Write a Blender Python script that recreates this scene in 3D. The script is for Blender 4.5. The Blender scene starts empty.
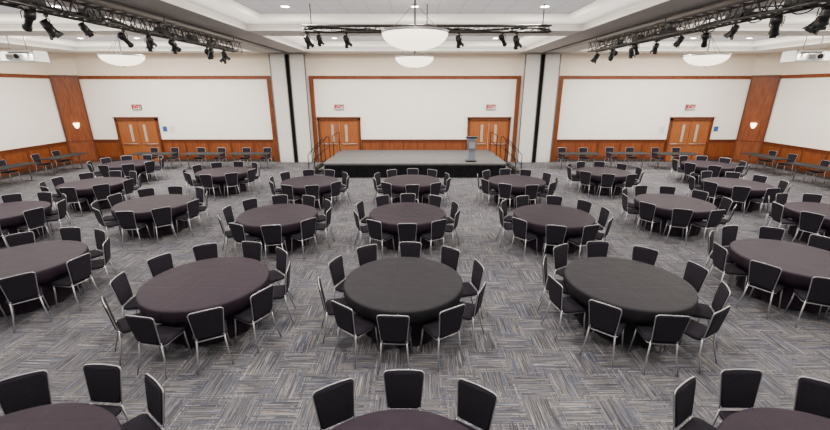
import bpy, bmesh, math, random
from mathutils import Vector, Matrix
random.seed(7)
C = bpy.context.scene.collection
R = math.radians

# ------------------------------------------------------------------ materials
def new_mat(name):
    m = bpy.data.materials.new(name); m.use_nodes = True
    nt = m.node_tree; b = nt.nodes['Principled BSDF']
    return m, nt, b
def mat(name, col, rough=0.5, metal=0.0, var=0.08, scale=8.0, bump=0.0, emit=None, estr=0.0, spec=None):
    m, nt, b = new_mat(name)
    tc = nt.nodes.new('ShaderNodeTexCoord')
    n = nt.nodes.new('ShaderNodeTexNoise'); n.inputs['Scale'].default_value = scale
    n.inputs['Detail'].default_value = 3
    nt.links.new(tc.outputs['Object'], n.inputs['Vector'])
    cr = nt.nodes.new('ShaderNodeValToRGB')
    cr.color_ramp.elements[0].position = 0.3; cr.color_ramp.elements[1].position = 0.7
    cr.color_ramp.elements[0].color = tuple(c*(1-var) for c in col)+(1,)
    cr.color_ramp.elements[1].color = tuple(min(1, c*(1+var)) for c in col)+(1,)
    nt.links.new(n.outputs['Fac'], cr.inputs['Fac'])
    nt.links.new(cr.outputs['Color'], b.inputs['Base Color'])
    b.inputs['Roughness'].default_value = rough; b.inputs['Metallic'].default_value = metal
    if spec is not None: b.inputs['Specular IOR Level'].default_value = spec
    if bump:
        bp = nt.nodes.new('ShaderNodeBump'); bp.inputs['Strength'].default_value = bump
        bp.inputs['Distance'].default_value = 0.01
        nt.links.new(n.outputs['Fac'], bp.inputs['Height']); nt.links.new(bp.outputs['Normal'], b.inputs['Normal'])
    if emit:
        b.inputs['Emission Color'].default_value = tuple(emit)+(1,); b.inputs['Emission Strength'].default_value = estr
    return m

def wood_mat(name, c1, c2, rough=0.4):
    m, nt, b = new_mat(name)
    tc = nt.nodes.new('ShaderNodeTexCoord'); mp = nt.nodes.new('ShaderNodeMapping')
    mp.inputs['Scale'].default_value = (14, 14, 1.2)
    n = nt.nodes.new('ShaderNodeTexNoise'); n.inputs['Scale'].default_value = 1.5; n.inputs['Detail'].default_value = 5
    n.inputs['Distortion'].default_value = 0.6
    cr = nt.nodes.new('ShaderNodeValToRGB')
    cr.color_ramp.elements[0].position = 0.3; cr.color_ramp.elements[1].position = 0.72
    cr.color_ramp.elements[0].color = c1+(1,); cr.color_ramp.elements[1].color = c2+(1,)
    L = nt.links.new
    L(tc.outputs['Object'], mp.inputs['Vector']); L(mp.outputs['Vector'], n.inputs['Vector'])
    L(n.outputs['Fac'], cr.inputs['Fac']); L(cr.outputs['Color'], b.inputs['Base Color'])
    b.inputs['Roughness'].default_value = rough
    b.inputs['Specular IOR Level'].default_value = 0.3
    return m

def math_node(nt, op, a, bb=None, c=None):
    n = nt.nodes.new('ShaderNodeMath'); n.operation = op
    for i, v in enumerate((a, bb, c)):
        if v is None: continue
        if isinstance(v, (int, float)): n.inputs[i].default_value = v
        else: nt.links.new(v, n.inputs[i])
    return n.outputs[0]

def carpet_mat():
    m, nt, b = new_mat('carpet_woven_stripes')
    L = nt.links.new
    tc = nt.nodes.new('ShaderNodeTexCoord'); sp = nt.nodes.new('ShaderNodeSeparateXYZ')
    L(tc.outputs['Object'], sp.inputs[0])
    X, Y = sp.outputs[0], sp.outputs[1]
    T = 0.44
    def jit(v, seed):   # every yarn row ends at a slightly different place, so tile edges look woven
        cb = nt.nodes.new('ShaderNodeCombineXYZ'); L(math_node(nt, 'FLOOR', math_node(nt, 'DIVIDE', v, .013)), cb.inputs[0]); cb.inputs[1].default_value = seed
        w = nt.nodes.new('ShaderNodeTexWhiteNoise'); w.noise_dimensions = '2D'; L(cb.outputs[0], w.inputs['Vector'])
        return math_node(nt, 'MULTIPLY', w.outputs['Value'], .17)
    fx = math_node(nt, 'FLOOR', math_node(nt, 'DIVIDE', math_node(nt, 'ADD', X, jit(Y, 2.0)), T))
    fy = math_node(nt, 'FLOOR', math_node(nt, 'DIVIDE', math_node(nt, 'ADD', Y, jit(X, 8.0)), T))
    ck = math_node(nt, 'PINGPONG', math_node(nt, 'ADD', fx, fy), 1.0)
    def streak(along, across, seed, w, ln):
        row = math_node(nt, 'FLOOR', math_node(nt, 'DIVIDE', across, w))
        w1 = nt.nodes.new('ShaderNodeTexWhiteNoise'); w1.noise_dimensions = '2D'
        cb0 = nt.nodes.new('ShaderNodeCombineXYZ'); L(row, cb0.inputs[0]); cb0.inputs[1].default_value = seed
        L(cb0.outputs[0], w1.inputs['Vector'])
        col = math_node(nt, 'FLOOR', math_node(nt, 'ADD', math_node(nt, 'DIVIDE', along, ln), math_node(nt, 'MULTIPLY', w1.outputs['Value'], 7.0)))
        cb = nt.nodes.new('ShaderNodeCombineXYZ'); L(row, cb.inputs[0]); L(col, cb.inputs[1]); cb.inputs[2].default_value = seed
        w2 = nt.nodes.new('ShaderNodeTexWhiteNoise'); w2.noise_dimensions = '3D'
        L(cb.outputs[0], w2.inputs['Vector'])
        return w2.outputs['Value']
    def mixf(f, a, bb):
        n = nt.nodes.new('ShaderNodeMix'); n.data_type = 'FLOAT'
        L(f, n.inputs['Factor']); L(a, n.inputs['A']); L(bb, n.inputs['B']); return n.outputs['Result']
    fine = mixf(ck, streak(X, Y, 3.3, 0.0065, 0.30), streak(Y, X, 9.3, 0.0065, 0.30))
    broad = mixf(ck, streak(X, Y, 5.3, 0.017, 0.42), streak(Y, X, 13.3, 0.017, 0.42))
    cr = nt.nodes.new('ShaderNodeValToRGB'); e = cr.color_ramp.elements
    cols = [(0.0, (0.062, 0.062, 0.070)), (0.20, (0.084, 0.083, 0.092)), (0.38, (0.110, 0.107, 0.113)),
            (0.54, (0.084, 0.097, 0.142)), (0.66, (0.140, 0.136, 0.138)), (0.80, (0.145, 0.131, 0.120)), (0.91, (0.235, 0.228, 0.226))]
    while len(e) < len(cols): e.new(0.5)
    for i, (p, c) in enumerate(cols): e[i].position = p; e[i].color = c+(1,)
    cr.color_ramp.interpolation = 'CONSTANT'
    L(fine, cr.inputs['Fac'])
    cr2 = nt.nodes.new('ShaderNodeValToRGB'); cr2.color_ramp.elements[0].color = (0.75, 0.75, 0.78, 1)
    cr2.color_ramp.elements[1].color = (1.27, 1.26, 1.25, 1)
    L(broad, cr2.inputs['Fac'])
    mx = nt.nodes.new('ShaderNodeMix'); mx.data_type = 'RGBA'; mx.blend_type = 'MULTIPLY'; mx.inputs['Factor'].default_value = 1.0
    L(cr.outputs['Color'], mx.inputs['A']); L(cr2.outputs['Color'], mx.inputs['B'])
    n = nt.nodes.new('ShaderNodeTexNoise'); n.inputs['Scale'].default_value = 2.0; n.inputs['Detail'].default_value = 5
    L(tc.outputs['Object'], n.inputs['Vector'])
    cr3 = nt.nodes.new('ShaderNodeValToRGB'); cr3.color_ramp.elements[0].position = 0.3; cr3.color_ramp.elements[1].position = 0.7
    cr3.color_ramp.elements[0].color = (0.82, 0.84, 0.90, 1); cr3.color_ramp.elements[1].color = (1.16, 1.14, 1.11, 1)
    L(n.outputs['Fac'], cr3.inputs['Fac'])
    mx2 = nt.nodes.new('ShaderNodeMix'); mx2.data_type = 'RGBA'; mx2.blend_type = 'MULTIPLY'; mx2.inputs['Factor'].default_value = 1.0
    L(mx.outputs['Result'], mx2.inputs['A']); L(cr3.outputs['Color'], mx2.inputs['B'])
    L(mx2.outputs['Result'], b.inputs['Base Color'])
    b.inputs['Roughness'].default_value = 0.95; b.inputs['Specular IOR Level'].default_value = 0.05
    return m

def cloth_mat(name, col):
    m, nt, b = new_mat(name); L = nt.links.new
    tc = nt.nodes.new('ShaderNodeTexCoord'); sp = nt.nodes.new('ShaderNodeSeparateXYZ')
    L(tc.outputs['Object'], sp.inputs[0])
    nw = nt.nodes.new('ShaderNodeTexNoise'); nw.inputs['Scale'].default_value = 1.6; nw.inputs['Detail'].default_value = 2
    L(tc.outputs['Object'], nw.inputs['Vector'])
    wob = math_node(nt, 'MULTIPLY', nw.outputs['Fac'], .04)
    def crease(ax, period, off):
        v = math_node(nt, 'ADD', math_node(nt, 'ADD', sp.outputs[ax], off), wob)
        v = math_node(nt, 'PINGPONG', v, period/2)
        v = math_node(nt, 'DIVIDE', v, 0.03)
        return math_node(nt, 'MINIMUM', v, 1.0)
    cs = math_node(nt, 'MULTIPLY', crease(0, 0.8, 0.11), crease(1, 0.9, 0.2))
    n = nt.nodes.new('ShaderNodeTexNoise'); n.inputs['Scale'].default_value = 5.0; n.inputs['Detail'].default_value = 5
    L(tc.outputs['Object'], n.inputs['Vector'])
    h = math_node(nt, 'ADD', math_node(nt, 'MULTIPLY', cs, .5), math_node(nt, 'MULTIPLY', n.outputs['Fac'], 2.4))
    bp = nt.nodes.new('ShaderNodeBump'); bp.inputs['Strength'].default_value = 0.4; bp.inputs['Distance'].default_value = 0.01
    L(h, bp.inputs['Height']); L(bp.outputs['Normal'], b.inputs['Normal'])
    cr = nt.nodes.new('ShaderNodeValToRGB')
    cr.color_ramp.elements[0].position = 0.3; cr.color_ramp.elements[1].position = 0.7
    cr.color_ramp.elements[0].color = tuple(c*0.88 for c in col)+(1,); cr.color_ramp.elements[1].color = tuple(c*1.12 for c in col)+(1,)
    L(n.outputs['Fac'], cr.inputs['Fac']); L(cr.outputs['Color'], b.inputs['Base Color'])
    b.inputs['Roughness'].default_value = 0.64
    b.inputs['Specular IOR Level'].default_value = 0.2
    b.inputs['Specular Tint'].default_value = (0.95, 0.84, 1.0, 1)
    return m

def tile_mat(name, col, line, T=0.61):
    m, nt, b = new_mat(name); L = nt.links.new
    tc = nt.nodes.new('ShaderNodeTexCoord')
    br = nt.nodes.new('ShaderNodeTexBrick'); br.offset = 0.0; br.inputs['Scale'].default_value = 1.0
    br.inputs['Brick Width'].default_value = T; br.inputs['Row Height'].default_value = T
    br.inputs['Mortar Size'].default_value = 0.012
    br.inputs['Color1'].default_value = col+(1,); br.inputs['Color2'].default_value = tuple(c*0.96 for c in col)+(1,)
    br.inputs['Mortar'].default_value = line+(1,)
    L(tc.outputs['Object'], br.inputs['Vector']); L(br.outputs['Color'], b.inputs['Base Color'])
    b.inputs['Roughness'].default_value = 0.9
    return m

M = dict(
 wall=mat('painted_wall', (0.87, 0.83, 0.77), 0.85, var=0.015, scale=1.5),
 cream=mat('cream_upper_wall', (0.80, 0.70, 0.58), 0.85, var=0.03, scale=.5),
 ceil=mat('white_plaster', (0.80, 0.77, 0.72), 0.9, var=0.015, scale=1.0),
 beam=mat('grey_plaster_beam', (0.50, 0.48, 0.455), 0.9, var=0.02, scale=1.0),
 tile=tile_mat('acoustic_tile', (0.24, 0.24, 0.25), (0.155, 0.155, 0.16)),
 carpet=carpet_mat(),
 wood=wood_mat('cherry_wood', (0.112, 0.026, 0.0065), (0.225, 0.064, 0.0175)),
 wooddk=wood_mat('cherry_wood_trim', (0.075, 0.018, 0.005), (0.135, 0.036, 0.010)),
 woodlt=wood_mat('door_veneer', (0.21, 0.060, 0.015), (0.31, 0.102, 0.029)),
 fabric=mat('chair_fabric', (0.0125, 0.0105, 0.0165), 0.9, var=0.25, scale=60, bump=0.2, spec=0.18),
 silver=mat('brushed_silver_tube', (0.40, 0.40, 0.42), 0.4, 0.75, var=0.05),
 cloth=cloth_mat('plum_black_linen', (0.0165, 0.0102, 0.0165)),
 cloth2=cloth_mat('charcoal_linen', (0.0122, 0.0124, 0.0142)),
 black=mat('black_metal', (0.008, 0.008, 0.009), 0.45, 0.3, var=0.2),
 trussm=mat('dull_truss_metal', (0.080, 0.074, 0.068), 0.45, 0.6, var=0.2),
 lens=mat('lamp_lens', (0.25, 0.25, 0.3), 0.1, 0.2),
 track=mat('track_metal', (0.14, 0.14, 0.14), 0.5, 0.5),
 partition=mat('partition_vinyl', (0.66, 0.635, 0.60), 0.7, var=0.03),
 rubber=mat('black_seal', (0.008, 0.008, 0.008), 0.8, spec=.1),
 deck=mat('stage_deck', (0.115, 0.112, 0.115), 0.65, var=0.08, scale=3, spec=.3),
 skirt=mat('stage_skirt', (0.006, 0.006, 0.007), 0.9, var=0.3, spec=.1),
 glass=mat('door_glass', (0.38, 0.32, 0.25), 0.1, 0.0),
 bowl=mat('alabaster_glass', (0.7, 0.64, 0.54), 0.4, var=0.04, emit=(1.0, 0.88, 0.70), estr=3.6),
 sconce=mat('warm_glass', (0.9, 0.8, 0.6), 0.4, emit=(1.0, 0.80, 0.48), estr=9.0),
 glow=mat('downlight_glow', (1, 1, 1), 0.4, emit=(1.0, 0.93, 0.82), estr=60.0),
 white=mat('white_enamel', (0.75, 0.75, 0.74), 0.5, var=0.03),
 signred=mat('sign_red', (0.42, 0.0, 0.0), 0.8, spec=.0),
 blue=mat('notice_blue', (0.02, 0.07, 0.28), 0.5),
 lectern=mat('grey_lectern', (0.17, 0.195, 0.245), 0.5, var=0.05),
 laminate=mat('dark_laminate', (0.030, 0.029, 0.030), 0.8, var=0.1, spec=.08),
 base=mat('black_base', (0.03, 0.022, 0.018), 0.6),
)

# ------------------------------------------------------------------ mesh builder
class MB:
    def __init__(s): s.v = []; s.f = []; s.sm = []; s.mi = []; s.m = 0
    def add(s, vs, fs, smooth=False):
        o = len(s.v); s.v += [tuple(v) for v in vs]
        for f in fs: s.f.append([i+o for i in f]); s.sm.append(smooth); s.mi.append(s.m)
    def box(s, x0, x1, y0, y1, z0, z1, mtx=None):
        vs = [Vector((x, y, z)) for z in (z0, z1) for y in (y0, y1) for x in (x0, x1)]
        if mtx: vs = [mtx @ v for v in vs]
        s.add(vs, [(0, 2, 3, 1), (4, 5, 7, 6), (0, 1, 5, 4), (2, 6, 7, 3), (0, 4, 6, 2), (1, 3, 7, 5)])
    def loft(s, rings, smooth=True, cap0=True, cap1=True):
        n = len(rings[0]); vs = [v for r in rings for v in r]; fs = []
        for k in range(len(rings)-1):
            for i in range(n):
                j = (i+1) % n
                fs.append((k*n+i, k*n+j, (k+1)*n+j, (k+1)*n+i))
        s.add(vs, fs, smooth)
        o = len(s.v)-len(vs)
        if cap0: s.f.append([o+i for i in range(n)][::-1]); s.sm.append(False); s.mi.append(s.m)
        if cap1: s.f.append([o+(len(rings)-1)*n+i for i in range(n)]); s.sm.append(False); s.mi.append(s.m)
    def tube(s, path, r, n=8, closed=False):
        P = [Vector(p) for p in path]; rings = []
        N = len(P); prev = None
        for i, p in enumerate(P):
            a = P[i-1] if (i > 0 or closed) else P[i]; b = P[(i+1) % N] if (i < N-1 or closed) else P[i]
            t = (b-a).normalized()
            if prev is None:
                up = Vector((0, 0, 1)) if abs(t.z) < 0.9 else Vector((0, 1, 0))
                u = t.cross(up).normalized()
            else:
                u = (prev - t*prev.dot(t)).normalized()
            prev = u; w = t.cross(u)
            rr = r[i] if isinstance(r, (list, tuple)) else r
            rings.append([p+(u*math.cos(2*math.pi*k/n)+w*math.sin(2*math.pi*k/n))*rr for k in range(n)])
        if closed: rings.append(rings[0]); s.loft(rings, True, False, False)
        else: s.loft(rings, True)
    def lathe(s, prof, n=24, cx=0, cy=0, cap0=True, cap1=True, mtx=None):
        rings = []
        for r, z in prof:
            ring = [Vector((cx+r*math.cos(2*math.pi*k/n), cy+r*math.sin(2*math.pi*k/n), z)) for k in range(n)]
            if mtx: ring = [mtx @ v for v in ring]
            rings.append(ring)
        s.loft(rings, True, cap0, cap1)
    def obj(s, name, mats, parent=None, loc=None, **props):
        me = bpy.data.meshes.new(name); me.from_pydata(s.v, [], s.f); me.update()
        bm = bmesh.new(); bm.from_mesh(me); bmesh.ops.recalc_face_normals(bm, faces=bm.faces); bm.to_mesh(me); bm.free()
        if not isinstance(mats, (list, tuple)): mats = [mats]
        for m in mats: me.materials.append(m)
        me.polygons.foreach_set('use_smooth', s.sm); me.polygons.foreach_set('material_index', s.mi)
        o = bpy.data.objects.new(name, me); C.objects.link(o)
        if parent: o.parent = parent
        if loc: o.location = loc
        for k, v in props.items(): o[k] = v
        return o
def empty(name, loc=(0, 0, 0), rz=0, **props):
    o = bpy.data.objects.new(name, None); o.empty_display_size = 0.2; C.objects.link(o)
    o.location = loc; o.rotation_euler = (0, 0, rz)
    for k, v in props.items(): o[k] = v
    return o
def copy_thing(src, loc, rot, **props):
    n = src.copy(); C.objects.link(n); n.location = loc; n.rotation_euler = rot
    for k, v in props.items(): n[k] = v
    def rec(a, b):
        for ch in a.children:
            c = ch.copy(); C.objects.link(c); c.parent = b; rec(ch, c)
    rec(src, n)
    return n
def rrect(w, d, r, z, n=5, cy=0.0):
    pts = []
    for (sx, sy, a0) in ((1, 1, 0), (-1, 1, 90), (-1, -1, 180), (1, -1, 270)):
        for k in range(n+1):
            a = R(a0+90*k/n)
            pts.append(Vector((sx*(w/2-r)+r*math.cos(a), cy+sy*(d/2-r)+r*math.sin(a), z)))
    return pts
S = dict(kind='structure')

# ------------------------------------------------------------------ room shell
XL, XR = -17.3, 17.3; YB = 20.4; YF = -3.0; ZC = 5.25; ZW = 4.15
mb = MB(); mb.box(XL-.3, XR+.3, YF, YB+.3, -0.1, 0); mb.obj('floor', M['carpet'], **S)

def wall_profile(name, p0, p1, outward, parts):
    mb = MB()
    p0 = Vector(p0); p1 = Vector(p1); o = Vector(outward)*0.15
    for i, (z0, z1) in enumerate(parts):
        mb.m = i
        q = [p0, p1, p1+o, p0+o]
        vs = [Vector((v.x, v.y, z)) for z in (z0, z1) for v in q]
        mb.add(vs, [(0, 1, 5, 4), (1, 2, 6, 5), (2, 3, 7, 6), (3, 0, 4, 7), (0, 3, 2, 1), (4, 5, 6, 7)])
    return mb.obj(name, [M['wall'], M['cream']], **S)
CH = 0.76
wall_profile('wall_back', (XL+CH, YB), (XR-CH, YB), (0, 1), [(0, ZW), (ZW, ZC+.02)])
wall_profile('wall_left', (XL, YF), (XL, YB-CH), (-1, 0), [(0, ZW), (ZW, ZC+.02)])
wall_profile('wall_right', (XR, YF), (XR, YB-CH), (1, 0), [(0, ZW), (ZW, ZC+.02)])
wall_profile('wall_left_corner', (XL, YB-CH), (XL+CH, YB), (-.7, .7), [(0, ZW), (ZW, ZC+.02)])
wall_profile('wall_right_corner', (XR, YB-CH), (XR-CH, YB), (.7, .7), [(0, ZW), (ZW, ZC+.02)])

# ceiling with broad stepped trays
trays = []
for (x0, x1) in ((-5.0, 5.0), (-15.4, -7.4), (7.4, 15.4)):
    for (y0, y1) in ((0.5, 12.8), (14.0, 19.2)):
        trays.append((x0, x1, y0, y1))
xs = sorted({XL-.3, XR+.3, -5.0, 5.0, -15.4, -7.4, 7.4, 15.4}); ys = [YF, 0.5, 12.8, 14.0, 19.2, YB+.3]
mb = MB()
def quadz(mb, x0, x1, y0, y1, z): mb.add([(x0, y0, z), (x1, y0, z), (x1, y1, z), (x0, y1, z)], [(0, 1, 2, 3)])
for i in range(len(xs)-1):
    for j in range(len(ys)-1):
        cx, cy = (xs[i]+xs[i+1])/2, (ys[j]+ys[j+1])/2
        if any(t[0] < cx < t[1] and t[2] < cy < t[3] for t in trays): continue
        mb.m = 1 if 5.0 < abs(cx) < 7.4 else 0
        quadz(mb, xs[i], xs[i+1], ys[j], ys[j+1], ZC)
mb.m = 0
def rr4(t, ins, z):
    x0, x1, y0, y1 = t
    return [Vector((x0+ins, y0+ins, z)), Vector((x1-ins, y0+ins, z)), Vector((x1-ins, y1-ins, z)), Vector((x0+ins, y1-ins, z))]
INS = .7; RISE = .34
for t in trays:
    mb.loft([rr4(t, 0, ZC), rr4(t, 0, ZC+.17), rr4(t, INS, ZC+.17), rr4(t, INS, ZC+RISE)], False, False, False)
mb.obj('ceiling', [M['ceil'], M['beam']], **S)
for t in trays:
    mb = MB(); x0, x1, y0, y1 = t; quadz(mb, x0+INS, x1-INS, y0+INS, y1-INS, ZC+RISE)
    mb.add(rr4(t, INS, ZC+RISE)+rr4(t, INS, ZC+RISE+.08), [(0, 1, 5, 4), (1, 2, 6, 5), (2, 3, 7, 6), (3, 0, 4, 7)])
    mb.obj('ceiling', M['tile'], **S)
tn = 1
def trim(mb, m):
    global tn
    o = mb.obj('trim_%d' % tn, m, **S); tn += 1; return o
for sx in (-1, 1):
    mb = MB(); mb.box(sx*6.1-.14, sx*6.1+.14, YF, YB-.7, ZC-.06, ZC+.0)
    trim(mb, M['track'])

def along(p0, p1, nrm):
    p0 = Vector((p0[0], p0[1], 0)); p1 = Vector((p1[0], p1[1], 0)); u = (p1-p0).normalized(); n = Vector((nrm[0], nrm[1], 0)).normalized()
    m = Matrix(((u.x, n.x, 0, p0.x), (u.y, n.y, 0, p0.y), (0, 0, 1, 0), (0, 0, 0, 1)))
    return m, (p1-p0).length
def rail(p0, p1, nrm):
    m, Ln = along(p0, p1, nrm); mb = MB(); mb.box(0, Ln, 0, .05, ZW-.07, ZW+.05, m); mb.box(0, Ln, 0, .08, ZW+.05, ZW+.08, m); trim(mb, M['wood'])
def wainscot(p0, p1, nrm):
    m, Ln = along(p0, p1, nrm); mb = MB(); H = 1.1
    mb.box(0, Ln, 0, .03, 0, H, m)
    mb.m = 1
    mb.box(0, Ln, 0, .07, H, H+.05, m); mb.box(0, Ln, 0, .045, H-.12, H, m); mb.box(0, Ln, 0, .045, .12, .28, m)
    k = max(1, round(Ln/1.1))
    for i in range(k+1):
        x = Ln*i/k; mb.box(max(0, x-.05), min(Ln, x+.05), 0, .045, .28, H-.12, m)
    mb.obj('trim_%d' % globals()['tn'], [M['wood'], M['wooddk']], **S); globals()['tn'] += 1
    mb = MB(); mb.box(0, Ln, 0, .055, 0, .12, m); mb.obj('baseboard_back' if abs(nrm[1]) > .9 else 'baseboard_side', M['base'], **S)
b = (0, -1)
doors = [-14.1, -3.85, 3.75, 14.0]
for a, c in ((XL+CH, -7.15), (-5.1, 5.1), (7.15, XR-CH)): rail((a, YB), (c, YB), b)
rail((XL, YF), (XL, YB-CH), (1, 0)); rail((XR, YF), (XR, YB-CH), (-1, 0))
for a, c in ((XL+CH, -15.2), (-13.0, -7.15), (-2.75, 2.65), (7.15, 12.9), (15.1, XR-CH)): wainscot((a, YB), (c, YB), b)
wainscot((XL, YF), (XL, YB-CH), (1, 0)); wainscot((XR, YF), (XR, YB-CH), (-1, 0))
for x in (-7.18, -5.10, 5.10, 7.18):
    mb = MB(); mb.box(x-.10, x+.10, YB-.1, YB, 0, ZW+.08); mb.box(x-.11, x+.11, YB-.12, YB, 0, .2); mb.box(x-.02, x+.02, YB-.115, YB-.1, .3, ZW-.1)
    trim(mb, M['wood'])
for sx in (-1, 1):
    p0 = (sx*17.3, YB-CH); p1 = (sx*(17.3-CH), YB); m, Ln = along(p0, p1, (-sx, -1))
    mb = MB(); mb.box(0, Ln, 0, .06, 0, ZW+.1, m); mb.m = 1
    mb.box(0, .07, 0, .09, 0, ZW+.1, m); mb.box(Ln-.07, Ln, 0, .09, 0, ZW+.1, m)
    mb.box(.07, Ln-.07, 0, .075, 1.08, 1.14, m); mb.box(.07, Ln-.07, 0, .08, ZW-.02, ZW+.1, m); mb.box(.07, Ln-.07, 0, .08, 0, .15, m)
    mb.obj('trim_%d' % tn, [M['wood'], M['wooddk']], **S); tn += 1
    nrm = Vector((-sx, -1, 0)).normalized()
    c = Vector((sx*(17.3-CH/2), YB-CH/2, 1.88))+nrm*.08
    e = empty('wall_sconce', c, math.atan2(nrm.y, nrm.x)-math.pi/2, label='glowing half-round glass wall sconce on wood pilaster', category='wall light')
    q = MB(); q.box(-.06, .06, -.02, .02, -.16, .1); q.obj('back_plate', M['silver'], e)
    q = MB(); n = 10
    rings = [[Vector((r*math.cos(math.pi*k/n), .02+r*math.sin(math.pi*k/n)*.9, z)) for k in range(n+1)] for r, z in ((.02, -.14), (.075, -.08), (.11, .02), (.12, .12))]
    q.loft(rings, True); q.obj('shade', M['sconce'], e)

# operable partition stacks: two pale panels with a narrow black strip between
for sx in (-1, 1):
    e = empty('wall_partition_%s' % ('left' if sx < 0 else 'right'), (sx*6.10, YB-.2, 0), 0, kind='structure')
    for i, (a, c) in enumerate(((-.83, -.12), (.12, .83))):
        q = MB(); q.box(a, c, -.15, .18, .02, ZC-.06)
        q.box(a+.03, c-.03, -.165, -.15, .1, ZC-.2)
        q.obj('partition_panel', M['partition'], e, kind='structure')
    q = MB(); q.box(-.12, .12, -.1, .18, .0, ZC-.06); q.obj('partition_seal', M['rubber'], e, kind='structure')
    q = MB()
    for x in (-.10, .10): q.box(x-.015, x+.015, -.17, -.14, 0.02, ZC-.06)
    for x in (-.83, .83): q.box(x-.03, x+.03, -.17, -.14, 0.02, ZC-.06)
    q.obj('partition_edge', M['track'], e, kind='structure')

# doors
for i, x in enumerate(doors):
    e = empty('door_%d' % (i+1), (x, YB, 0), 0, kind='structure')
    q = MB(); w = 1.08; h = 2.22
    q.box(-w, -w+.1, -.12, 0, 0, h); q.box(w-.1, w, -.12, 0, 0, h); q.box(-w, w, -.12, 0, h-.12, h); q.box(-w-.03, w+.03, -.15, 0, h, h+.05)
    q.obj('door_frame', M['wooddk'], e, kind='structure')
    for sx in (-1, 1):
        a, c = (-w+.1, -.012) if sx < 0 else (.012, w-.1)
        q = MB(); q.box(a, c, -.06, -.01, .02, h-.12)
        cx = (a+c)/2 - sx*.15
        q.box(cx-.10, cx+.10, -.07, -.06, 1.0, 1.92)
        q.obj('door_leaf', M['woodlt'], e, kind='structure')
        q = MB(); q.box(cx-.065, cx+.065, -.078, -.07, 1.03, 1.89); q.obj('door_window', M['glass'], e, kind='structure')
        q = MB(); q.tube([(a+.1, -.06, .93), (a+.1, -.12, .93), (c-.1, -.12, .93), (c-.1, -.06, .93)], .018)
        q.obj('push_bar', M['silver'], e, kind='structure')

# exit signs
def text_mesh(txt, size):
    cu = bpy.data.curves.new('t', 'FONT'); cu.body = txt; cu.size = size; cu.align_x = 'CENTER'; cu.align_y = 'CENTER'; cu.extrude = .004; cu.offset = .012
    o = bpy.data.objects.new('t', cu); C.objects.link(o)
    dg = bpy.context.evaluated_depsgraph_get(); me = bpy.data.meshes.new_from_object(o.evaluated_get(dg))
    bpy.data.objects.remove(o); return me
exit_me = text_mesh('EXIT', .20); exit_me.materials.clear(); exit_me.materials.append(M['signred'])
for i, x in enumerate((-13.95, -3.8, 3.8, 13.8)):
    e = empty('exit_sign', (x, YB, 2.64), 0, label='white box exit sign with red letters above double doors', category='exit sign', group='exit signs')
    q = MB(); q.box(-.22, .22, -.07, .004, 0, .23); q.obj('sign_box', M['white'], e)
    q = MB()
    for z0 in (-.01, .22): q.box(-.23, .23, -.08, .0, z0, z0+.02)
    for bx in (-.23, .21): q.box(bx, bx+.02, -.08, 0, 0.01, .22)
    q.obj('sign_frame', M['track'], e)
    t = bpy.data.objects.new('sign_lettering', exit_me); C.objects.link(t); t.parent = e; t.location = (0, -.075, .115); t.rotation_euler = (R(90), 0, 0)
for x, mm in ((-12.75, 'blue'), (-12.4, 'white'), (12.6, 'white'), (15.35, 'blue')):
    e = empty('notice_plaque', (x, YB, 1.5), 0, label='small rectangular notice plaque on wall beside doors', category='sign')
    q = MB(); q.box(-.13, .13, -.02, .004, 0, .34); q.obj('plaque_plate', M['white'], e)
    q = MB(); q.box(-.11, .11, -.025, -.02, .05, .30) ; q.obj('plaque_panel', M['blue'] if mm == 'blue' else M['partition'], e)

# ------------------------------------------------------------------ banquet chair
def make_chair():
    e = empty('banquet_chair', (0, 0, 0))
    q = MB(); q.loft([rrect(.36, .34, .06, .425, cy=.0), rrect(.41, .39, .06, .435), rrect(.42, .40, .06, .455), rrect(.40, .38, .06, .472), rrect(.33, .31, .06, .48)])
    q.obj('seat', M['fabric'], e)
    def bp(u, v, t):
        k = (v-.45)/.42
        if v > .8: v += .008*math.cos(u/.2*1.5)*min(1, (v-.8)/.06)
        return Vector((u, -.205-.06*k-.015*math.cos(u/.22*1.4)+t, v))
    def top_arc(wt, z1, r, n):
        pts = []
        for k in range(n+1):
            a = R(90*k/n); pts.append((wt-r+r*math.cos(a), z1-r+r*math.sin(a)))
        for u in (.09, .03, -.03, -.09): pts.append((u, z1))
        for k in range(n+1):
            a = R(90+90*k/n); pts.append((-wt+r+r*math.cos(a), z1-r+r*math.sin(a)))
        return pts
    def outline(ins, n=6):
        wb = .162-ins; z0 = .48+ins
        pts = top_arc(.200-ins, .887-ins, .036, n)
        pts += [(-wb-.005, z0+.02), (-wb+.02, z0), (wb-.02, z0), (wb+.005, z0+.02)]
        return pts
    q = MB(); q.loft([[bp(u, v, t) for u, v in outline(i)] for i, t in ((.02, -.019), (.004, -.013), (.004, .008), (.02, .018))])
    q.obj('backrest', M['fabric'], e)
    path = [bp(.164, .44, 0), bp(.170, .52, 0), bp(.185, .68, 0)]+[bp(u, v, 0) for u, v in top_arc(.203, .890, .039, 6)]+[bp(-.185, .68, 0), bp(-.170, .52, 0), bp(-.164, .44, 0)]
    q = MB(); q.tube(path, .0072, 8); q.obj('backrest_frame', M['silver'], e)
    q = MB(); q.tube([Vector((v.x, v.y, .418)) for v in rrect(.37, .38, .05, 0, 3)], .010, 6, True); q.obj('seat_frame', M['silver'], e)
    for sx in (-1, 1):
        q = MB(); q.tube([(sx*.164, -.205, .47), (sx*.18, -.22, .25), (sx*.215, -.29, .0)], [.011, .011, .009], 8); q.obj('leg', M['silver'], e)
        q = MB(); q.tube([(sx*.175, .17, .425), (sx*.187, .175, .25), (sx*.215, .187, .0)], [.011, .011, .009], 8); q.obj('leg', M['silver'], e)
    return e
chair0 = make_chair()
chair_first = [True]
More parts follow.
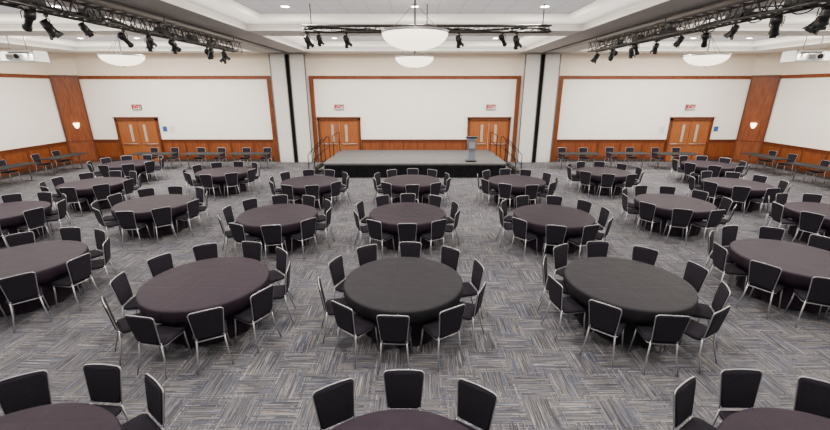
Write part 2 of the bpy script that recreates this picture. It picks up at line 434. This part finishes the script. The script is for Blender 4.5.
def place_chair(x, y, face, label, group):
    rz = face-math.pi/2
    if chair_first[0]:
        chair_first[0] = False; chair0.location = (x, y, 0); chair0.rotation_euler = (0, 0, rz); c = chair0
    else: c = copy_thing(chair0, (x, y, 0), (0, 0, rz))
    c['label'] = label; c['group'] = group; c['category'] = 'chair'
    return c

# ------------------------------------------------------------------ round tables
def make_round(m):
    e = empty('round_banquet_table')
    n = 120; q = MB(); rings = []
    prof = [(.02, .752), (.3, .752), (.6, .752), (.86, .752), (.90, .750), (.914, .742), (.920, .725), (.922, .68), (.915, .60), (.885, .53), (.76, .495), (.70, .47), (.685, .40), (.68, .25), (.685, .04)]
    for r, z in prof:
        ring = []
        for k in range(n):
            a = 2*math.pi*k/n; amp = max(0, (.74-z))/.7
            rp = amp*(.026*math.cos(20*a)+.016*math.cos(13*a+1)+.010*math.sin(31*a)) if z < .74 else 0
            if z < .5: rp = min(rp, .010)
            zz = z+(.02*math.sin(10*a+2)+.012*math.cos(7*a) if z < .1 else 0)
            ring.append(Vector(((r+rp)*math.cos(a), (r+rp)*math.sin(a), max(zz, .004))))
        rings.append(ring)
    q.loft(rings, True, True, False); q.obj('tablecloth', m, e)
    q = MB(); q.lathe([(.86, .715), (.88, .72), (.88, .735), (.86, .74)], 48); q.obj('table_top', M['laminate'], e)
    for k in range(4):
        a = R(45+90*k); q = MB(); q.tube([(.42*math.cos(a), .42*math.sin(a), .72), (.45*math.cos(a), .45*math.sin(a), 0)], .016); q.obj('leg', M['silver'], e)
    return e
tableA = make_round(M['cloth']); tableB = make_round(M['cloth2'])
LA = 'round banquet table draped in plum-black linen'
round_tables = [
 (-.18, 5.50, -3, 'B'), (-3.24, 5.50, 27, 'A'), (3.30, 5.50, 31, 'B'), (-6.90, 6.3, 8, 'A'), (6.74, 6.4, 12, 'A'),
 (-.18, 9.04, 0, 'A'), (-3.27, 8.92, 14, 'A'), (3.28, 8.86, 18, 'A'), (-6.85, 9.9, 5, 'A'), (6.85, 9.98, 10, 'A'), (-10.17, 9.2, 0, 'A'), (10.2, 9.1, 10, 'A'),
 (-.10, 12.6, 0, 'A'), (-3.4, 12.45, 18, 'A'), (3.32, 12.55, 6, 'A'), (-6.97, 14.05, 0, 'A'), (6.85, 14.05, 18, 'A'), (-10.25, 12.2, 10, 'A'), (10.2, 12.15, 4, 'A'),
 (-11.6, 15.7, 0, 'A'), (11.7, 15.5, 10, 'A'),
 (-.13, 2.01, (122, 89, 55), 'A'), (-3.25, 2.09, (120, 88, 55), 'A'), (3.27, 2.03, (123, 90, 57), 'A')]
used = set()
for (x, y, ph, k) in round_tables:
    src = tableA if k == 'A' else tableB; rz = random.uniform(-.15, .15)
    if k in used: t = copy_thing(src, (x, y, 0), (0, 0, rz))
    else: used.add(k); t = src; t.location = (x, y, 0); t.rotation_euler = (0, 0, rz)
    t['label'] = LA if k == 'A' else 'round banquet table draped in charcoal black linen'; t['category'] = 'table'; t['group'] = 'round banquet tables'
    angs = ph if isinstance(ph, tuple) else [90+ph+36*i+random.uniform(-2, 2) for i in range(10)]
    for a in angs:
        a = R(a); r = .96+random.uniform(0, .035)
        cx, cy = x+r*math.cos(a), y+r*math.sin(a)
        place_chair(cx, cy, a+math.pi+random.uniform(-.04, .04), 'black padded banquet chair with silver frame at round table', 'banquet chairs around the round tables')

# ------------------------------------------------------------------ rectangular tables
def make_rect():
    e = empty('folding_table')
    q = MB(); q.loft([rrect(1.80, .74, .02, .72), rrect(1.83, .76, .02, .725), rrect(1.83, .76, .02, .746), rrect(1.81, .745, .02, .75)], False); q.obj('table_top', M['laminate'], e)
    for sx in (-1, 1):
        q = MB(); x = sx*.75
        q.tube([(x, 0, .72), (x, 0, .03)], .02); q.tube([(x, -.3, .02), (x, 0, .04), (x, .3, .02)], .018); q.tube([(x, 0, .45), (x-sx*.3, 0, .72)], .01, 6)
        q.obj('leg', M['track'], e)
    return e
rect0 = make_rect(); first = True
LR = 'long dark folding table with metal legs near the wall'
rects = [(-12.2, 18.3, 0), (-9.9, 18.3, 0), (-7.7, 18.3, 0), (7.65, 18.3, 0), (10.0, 18.4, 0), (12.2, 18.3, 0),
         (-15.75, 17.6, 90), (-15.7, 15.0, 90), (15.7, 17.6, 90), (15.5, 15.0, 90), (-15.6, 12.4, 90), (15.5, 12.4, 90)]
for (x, y, a) in rects:
    if first: t = rect0; t.location = (x, y, 0); t.rotation_euler = (0, 0, R(a)); first = False
    else: t = copy_thing(rect0, (x, y, 0), (0, 0, R(a)))
    t['label'] = LR; t['category'] = 'table'; t['group'] = 'folding tables along the walls'
    for s in (-.5, .5):
        if a == 0: place_chair(x+s, y+.56, R(-90)+random.uniform(-.1, .1), 'black padded banquet chair with silver frame behind folding table', 'banquet chairs at the folding tables')
        else:
            sg = 1 if x < 0 else -1
            place_chair(x-sg*.56, y+s, (0 if x < 0 else math.pi)+random.uniform(-.1, .1), 'black padded banquet chair with silver frame behind folding table', 'banquet chairs at the folding tables')

# ------------------------------------------------------------------ stage
SZ = .62
e = empty('stage', (0, 16.4, 0), 0, label='low grey stage platform with black pleated skirt', category='stage')
q = MB(); q.box(-3.85, 3.85, 0, 3.9, SZ-.08, SZ); q.obj('deck', M['deck'], e)
q = MB(); q.box(-3.87, 3.87, -.02, 0, SZ-.05, SZ); q.box(-3.87, -3.85, -.02, 3.9, SZ-.05, SZ); q.box(3.85, 3.87, -.02, 3.9, SZ-.05, SZ); q.obj('deck_edge', M['track'], e)
q = MB(); pts = []
def pleat(p0, p1, nrm):
    p0 = Vector(p0); p1 = Vector(p1); nn = int((p1-p0).length/.05)
    return [p0.lerp(p1, i/nn)+Vector(nrm)*(.02*(i % 2)) for i in range(nn+1)]
pts = pleat((-3.83, 3.88), (-3.83, .04), (-1, 0))+pleat((-3.83, .02), (3.83, .02), (0, -1))+pleat((3.83, .04), (3.83, 3.88), (1, 0))
vs = [Vector((p.x, p.y, z)) for z in (0.005, SZ-.05) for p in pts]; n = len(pts)
q.add(vs, [(i, i+1, n+i+1, n+i) for i in range(n-1)]); q.obj('stage_skirt', M['skirt'], e)
for sx in (-1, 1):
    e = empty('stage_stairs', (sx*3.9, 17.6, 0), 0 if sx > 0 else math.pi, label='black portable stage stairs with tube handrails beside stage', category='stairs')
    for i in range(3):
        z = SZ*(3-i)/4+.0
        q = MB(); q.box(.02+.25*i, .28+.25*i, -.5, .5, z-.04, z); q.obj('tread', M['black'], e)
    for sy in (-.5, .5):
        q = MB(); q.tube([(.0, sy, SZ-.1), (.78, sy, .02)], .02); q.obj('stringer', M['black'], e)
        q = MB(); q.tube([(.03, sy, .02), (.03, sy, SZ+.92), (.1, sy, SZ+.94), (.74, sy, .9), (.78, sy, .84), (.78, sy, .0)], .018)
        q.tube([(.03, sy, SZ+.5), (.78, sy, .45)], .010); q.obj('handrail', M['rubber'], e)
    e = empty('stage_guard_rail', (sx*3.78, 18.25, SZ+.002), 0, label='black tube guard rail on stage edge', category='railing')
    q = MB(); q.tube([(0, 0, 0), (0, 0, .95), (0, 1.6, .95), (0, 1.6, 0)], .018); q.obj('rail_frame', M['rubber'], e)
    q = MB(); q.tube([(0, 0, .5), (0, 1.6, .5)], .010); q.obj('rail_bar', M['rubber'], e)
# lectern
e = empty('lectern', (2.42, 16.9, SZ+.003), 0, label='grey-blue upright lectern with slanted top on stage', category='lectern')
q = MB(); q.loft([rrect(.44, .40, .03, 0), rrect(.44, .40, .03, .05)], False); q.obj('lectern_base', M['black'], e)
q = MB(); q.loft([rrect(.28, .22, .03, .05), rrect(.30, .24, .03, .5), rrect(.36, .28, .03, .98)], False); q.obj('lectern_body', M['lectern'], e)
q = MB(); q.box(-.19, .19, -.165, -.14, .50, .92); q.obj('front_panel', M['track'], e)
q = MB(); q.box(-.13, .13, -.17, -.165, .58, .84); q.obj('front_plate', M['silver'], e)
q = MB(); mm = Matrix.Translation((0, 0, 1.03)) @ Matrix.Rotation(R(-14), 4, 'X'); q.box(-.25, .25, -.19, .19, -.018, .018, mm); q.box(-.25, .25, .16, .19, .018, .04, mm); q.obj('reading_top', M['track'], e)
q = MB(); q.tube([(.1, .1, 1.0), (.1, .08, 1.2), (.08, .16, 1.36)], .008, 6); q.obj('microphone', M['black'], e)

# ------------------------------------------------------------------ chandeliers
def make_bowl(x, y, ztop, r, top, label):
    e = empty('bowl_chandelier', (x, y, ztop), 0, label=label, category='chandelier', group='bowl chandeliers')
    h = r*.50; prof = [(r*math.sin(R(a)), -h*math.cos(R(a))) for a in range(4, 91, 8)]+[(r*.99, .02)]
    q = MB(); q.lathe(prof, 40, cap1=False); q.obj('glass_bowl', M['bowl'], e)
    q = MB(); q.lathe([(r*.985, -.02), (r*1.02, -.015), (r*1.02, .03), (r*.985, .03), (r*.985, -.02)], 40, cap0=False, cap1=False); q.obj('rim_band', M['silver'], e)
    q = MB(); q.lathe([(.02, -h-.05), (.04, -h-.02), (.03, -h+.01)], 12); q.obj('finial', M['silver'], e)
    q = MB(); q.tube([(0, 0, -h), (0, 0, top-ztop)], .024)
    for k in range(3):
        a = R(30+120*k); q.tube([(r*.98*math.cos(a), r*.98*math.sin(a), .03), (0, 0, (top-ztop)*.75)], .008, 5)
    q.lathe([(.10, top-ztop-.04), (.12, top-ztop-.02), (.12, top-ztop)], 20); q.obj('stem', M['track'], e)
    return e
ZT = ZC+RISE
make_bowl(0, 9.6, 4.79, .74, ZT, 'glowing glass bowl chandelier hanging on a long stem')
make_bowl(-.02, 15.9, 4.74, .72, ZT, 'glowing glass bowl chandelier hanging near the stage')
make_bowl(-10.35, 14.9, 4.72, .68, ZT, 'glowing glass bowl chandelier hanging from ceiling tray')
make_bowl(10.3, 14.9, 4.72, .68, ZT, 'glowing glass bowl chandelier hanging from ceiling tray')

# ------------------------------------------------------------------ trusses and stage lights
def make_truss(p0, p1, w, h, cr, name, label, top, fat):
    p0 = Vector(p0); p1 = Vector(p1); Ln = (p1-p0).length; u = (p1-p0).normalized(); s = Vector((u.y, -u.x, 0))
    e = empty(name, p0, 0, label=label, category='lighting truss')
    def P(t, a, bz): return u*t+s*a+Vector((0, 0, bz))
    for a in (-w/2, w/2):
        for z in (0, h):
            q = MB(); q.tube([P(0, a, z), P(Ln, a, z)], cr, 8); q.obj('chord', M['trussm'], e)
    q = MB(); step = h*1.1 if h > .2 else .24; k = int(Ln/step)
    for i in range(k):
        t0 = Ln*i/k; t1 = Ln*(i+1)/k; tm = (t0+t1)/2
        for a in (-w/2, w/2): q.tube([P(t0, a, 0), P(tm, a, h), P(t1, a, 0)], cr*.5, 5)
        q.tube([P(t0, -w/2, 0), P(tm, w/2, 0), P(t1, -w/2, 0)], cr*.5, 5); q.tube([P(t0, -w/2, h), P(t0, w/2, h)], cr*.5, 5)
    q.obj('lacing', M['trussm'], e)
    k = max(2, int(Ln/3))
    for i in range(k+1):
        q = MB(); t = .2+(Ln-.4)*i/k; c = P(t, 0, 0); q.tube([P(t, 0, h), P(t, 0, top-p0.z)], .014, 6); q.box(c.x-w/2, c.x+w/2, c.y-w/2, c.y+w/2, h-.01, h+.03)
        q.obj('hanger', M['black'], e)
    N = int(Ln/.12)
    q = MB(); path = []
    for i in range(N+1):
        t = Ln*i/N; path.append(P(t, w/2+.03, .07-.08*abs(math.sin(t*1.7+.4*math.sin(t)))-.01*math.sin(t*4.1)))
    q.tube(path, .013, 5); q.obj('cable', M['black'], e)
    q = MB(); path = [P(Ln*i/N, .03*math.sin(i*.7), .06+.03*math.sin(i*.31)) for i in range(N+1)]
    q.tube(path, .026, 6); q.obj('cable', M['black'], e)
    if fat:
        q = MB(); path = [P(Ln*i/N, -w/2-.02, .12-.12*abs(math.sin(Ln*i/N*1.1+1))) for i in range(N+1)]
        q.tube(path, .013, 5); q.obj('cable', M['black'], e)
        for (t, rr) in ((3.4, .12), (4.3, .13), (5.2, .12), (6.4, .14), (7.4, .12), (8.2, .12), (9.4, .12), (10.6, .12)):
            q = MB(); q.tube([P(t+rr*1.8*math.cos(a*math.pi/8), w/2+.03+.01*a/8, .07+rr*math.sin(a*math.pi/8)) for a in range(16)], .011, 5, True); q.obj('cable_loop', M['black'], e)
        for (t, l) in ((4.2, .3), (5.4, .4), (7.5, .3), (8.8, .26), (9.9, .34)):
            q = MB(); c = P(t, 0, 0); q.box(c.x-.09, c.x+.09, c.y-l/2, c.y+l/2, .03, .18); q.obj('control_box', M['black'], e)
    return e
for sx in (-1, 1):
    make_truss((sx*5.95, 2.6, 4.78), (sx*5.95, 14.2, 4.78), .3, .28, .022, 'lighting_truss', 'long grey metal lighting truss hung along the ceiling beam', ZC-.06, True)
make_truss((-2.8, 10.8, 4.96), (3.4, 10.8, 4.96), .16, .14, .022, 'lighting_truss', 'short dark metal lighting truss hung across the ceiling', ZT, False)

def make_spot(kind):
    e = empty('stage_light')
    q = MB(); q.box(-.035, .035, -.035, .035, -.05, .0); q.tube([(0, 0, -.04), (0, 0, -.1)], .014); q.obj('clamp', M['black'], e)
    q = MB(); q.tube([(-.12, 0, -.26), (-.12, 0, -.12), (-.08, 0, -.09), (.08, 0, -.09), (.12, 0, -.12), (.12, 0, -.26)], .01, 6); q.obj('yoke', M['black'], e)
    if kind == 0:
        mt = Matrix.Translation((0, 0, -.26)) @ Matrix.Rotation(R(32), 4, 'X')
        q = MB(); q.lathe([(.05, .16), (.085, .14), (.09, .05), (.1, .04), (.1, .0), (.09, -.01), (.1, -.11), (.115, -.13), (.115, -.16)], 18, mtx=mt, cap1=False)
        q.obj('lamp_body', M['black'], e)
        q = MB(); q.lathe([(.01, -.135), (.06, -.14), (.1, -.13)], 18, mtx=mt); q.obj('lens', M['lens'], e)
        for k in range(4):
            q = MB(); m2 = mt @ Matrix.Rotation(R(90*k), 4, 'Z') @ Matrix.Translation((0, .11, -.16)) @ Matrix.Rotation(R(20), 4, 'X')
            q.box(-.07, .07, -.003, .003, -.07, 0, m2)
            q.obj('barn_door', M['black'], e)
    else:
        mt = Matrix.Translation((0, 0, -.26)) @ Matrix.Rotation(R(48), 4, 'X')
        q = MB(); q.lathe([(.05, .22), (.095, .19), (.11, .12), (.105, .06), (.075, .02), (.07, -.08), (.075, -.2), (.09, -.21), (.09, -.27), (.078, -.27)], 18, mtx=mt, cap1=False)
        q.obj('lamp_body', M['black'], e)
        q = MB(); q.lathe([(.01, -.255), (.05, -.26), (.078, -.255)], 18, mtx=mt); q.obj('lens', M['lens'], e)
        q = MB(); q.box(-.10, .10, -.02, .02, -.0, .03, mt @ Matrix.Translation((0, 0, .03))); q.obj('shutter_ring', M['track'], e)
    return e
masters = [make_spot(0), make_spot(1)]; used_m = [False, False]
spots = []
ZL = 4.78-.022
for i, (zc, sc) in enumerate(((5.4, .75), (5.85, .68), (6.48, .75), (6.85, .62), (8.2, .66), (8.55, .6), (8.95, .66), (9.4, .62), (9.9, .6), (11.1, .68), (11.5, .66), (11.9, .7), (12.5, .75))):
    spots.append((-5.95+(.15 if i % 2 else -.15), (zc+.35)/.953, ZL, random.uniform(-1.0, 1.3), sc, i % 3 == 1))
for i, (zc, sc) in enumerate(((5.5, .72), (5.85, .76), (6.25, .72), (6.6, .66), (7.1, .6), (8.2, .66), (8.55, .62), (9.9, .62), (10.25, .62), (11.0, .66), (11.5, .66), (12.0, .68), (12.5, .75))):
    spots.append((5.95+(.15 if i % 2 else -.15), (zc+.35)/.953, ZL, random.uniform(-1.3, 1.0), sc, i % 3 == 2))
for x, sc, kd in ((-2.7, .74, 0), (-2.4, .62, 0), (-1.72, .7, 0), (-.2, .62, 0), (1.1, .7, 0), (2.2, .64, 1), (2.55, .76, 0)): spots.append((x, 10.72, 4.96-.022, random.uniform(-.9, .9), sc, kd))
for (x, y, z, rz, sc, kd) in spots:
    kd = int(kd); m0 = masters[kd]
    if not used_m[kd]: s0 = m0; used_m[kd] = True; s0.location = (x, y, z); s0.rotation_euler = (0, 0, rz)
    else: s0 = copy_thing(m0, (x, y, z), (0, 0, rz))
    s0.scale = (sc, sc, sc)
    s0['label'] = 'black theatrical spotlight with barn doors clamped under lighting truss' if kd == 0 else 'long black theatrical spotlight clamped under lighting truss'; s0['category'] = 'stage light'; s0['group'] = 'theatrical spotlights on the trusses'

# projectors
for sx in (-1, 1):
    e = empty('ceiling_projector', (sx*14.4, 15.4, 4.72), 0, label='white ceiling projector hung on a bracket near the wall', category='projector')
    q = MB(); q.loft([rrect(.62, .5, .06, -.12), rrect(.66, .54, .06, -.08), rrect(.66, .54, .06, .06), rrect(.6, .48, .06, .1)], True); q.obj('projector_body', M['white'], e)
    q = MB(); q.lathe([(.08, 0), (.085, .06), (.07, .07), (.05, .05)], 16, mtx=Matrix.Translation((.12, -.26, 0)) @ Matrix.Rotation(R(90), 4, 'X')); q.obj('lens', M['black'], e)
    q = MB()
    for k in range(6): q.box(-.27, -.02, -.285, -.27, -.08+.025*k, -.068+.025*k)
    q.obj('vent_grille', M['track'], e)
    q = MB(); q.box(-.75, .75, -.3, -.27, .16, .2); q.box(-.75, .75, .27, .3, .16, .2); q.box(-.75, -.71, -.3, .3, -.14, .2); q.box(.71, .75, -.3, .3, -.14, .2); q.box(-.75, .75, -.3, .3, -.17, -.14)
    q.obj('cradle', M['white'], e)
    q = MB(); q.tube([(-.3, 0, .16), (-.3, 0, ZT-4.72)], .02); q.tube([(.3, 0, .16), (.3, 0, ZT-4.72)], .02); q.box(-.4, .4, -.03, .03, .1, .19); q.obj('mount_pole', M['track'], e)

# ------------------------------------------------------------------ downlights and lamps
def make_down():
    e = empty('recessed_downlight')
    q = MB(); q.lathe([(.10, 0), (.125, -.012), (.13, 0), (.10, 0)], 20, cap0=False, cap1=False); q.obj('trim_ring', M['white'], e)
    q = MB(); q.lathe([(.01, -.003), (.10, -.003)], 20, cap0=True, cap1=False); q.obj('lamp_lens', M['glow'], e)
    return e
d0 = make_down(); df = True
ld = bpy.data.lights.new('downlight_lamp', 'AREA'); ld.shape = 'DISK'; ld.size = .17; ld.energy = 148; ld.color = (1.0, .925, .84)
pos = []
for (x0, x1, y0, y1) in trays:
    nx = 3; ny = 3 if y1-y0 > 8 else 2
    for i in range(nx):
        for j in range(ny):
            px = x0+1.7+(x1-x0-3.4)*i/(nx-1); py = y0+1.7+(y1-y0-3.4)*j/(ny-1)
            if abs(px) < .5 and 15 < py < 16.5: py += .8
            pos.append((px, py, ZT))
for (x, y, z) in pos:
    if df: s0 = d0; df = False; s0.location = (x, y, z)
    else: s0 = copy_thing(d0, (x, y, z), (0, 0, 0))
    s0['label'] = 'small round recessed ceiling downlight'; s0['category'] = 'ceiling light'; s0['group'] = 'recessed downlights'
    lo = bpy.data.objects.new('downlight_lamp', ld); C.objects.link(lo); lo.location = (x, y, z-.02)
for t in trays:  # unseen upward panel across each tray, added to brighten the ceiling like cove lighting
    x0, x1, y0, y1 = t
    l = bpy.data.lights.new('tray_uplight_fill', 'AREA'); l.shape = 'RECTANGLE'; l.size = x1-x0-.3; l.size_y = y1-y0-.3; l.energy = 5.6*(x1-x0)*(y1-y0); l.color = (1, .95, .88)
    lo = bpy.data.objects.new('tray_uplight_fill', l); C.objects.link(lo); lo.location = ((x0+x1)/2, (y0+y1)/2, ZC-.01); lo.rotation_euler = (math.pi, 0, 0)

w = bpy.data.worlds.new('world'); bpy.context.scene.world = w; w.use_nodes = True
w.node_tree.nodes['Background'].inputs[0].default_value = (1, .97, .95, 1); w.node_tree.nodes['Background'].inputs[1].default_value = .8

cam = bpy.data.cameras.new('camera'); co = bpy.data.objects.new('camera', cam); C.objects.link(co)
co.location = (0, 0, 3.57); co.rotation_euler = (R(90-17.7), 0, 0); cam.sensor_width = 36; cam.lens = 17.0; cam.clip_start = .05
bpy.context.scene.camera = co
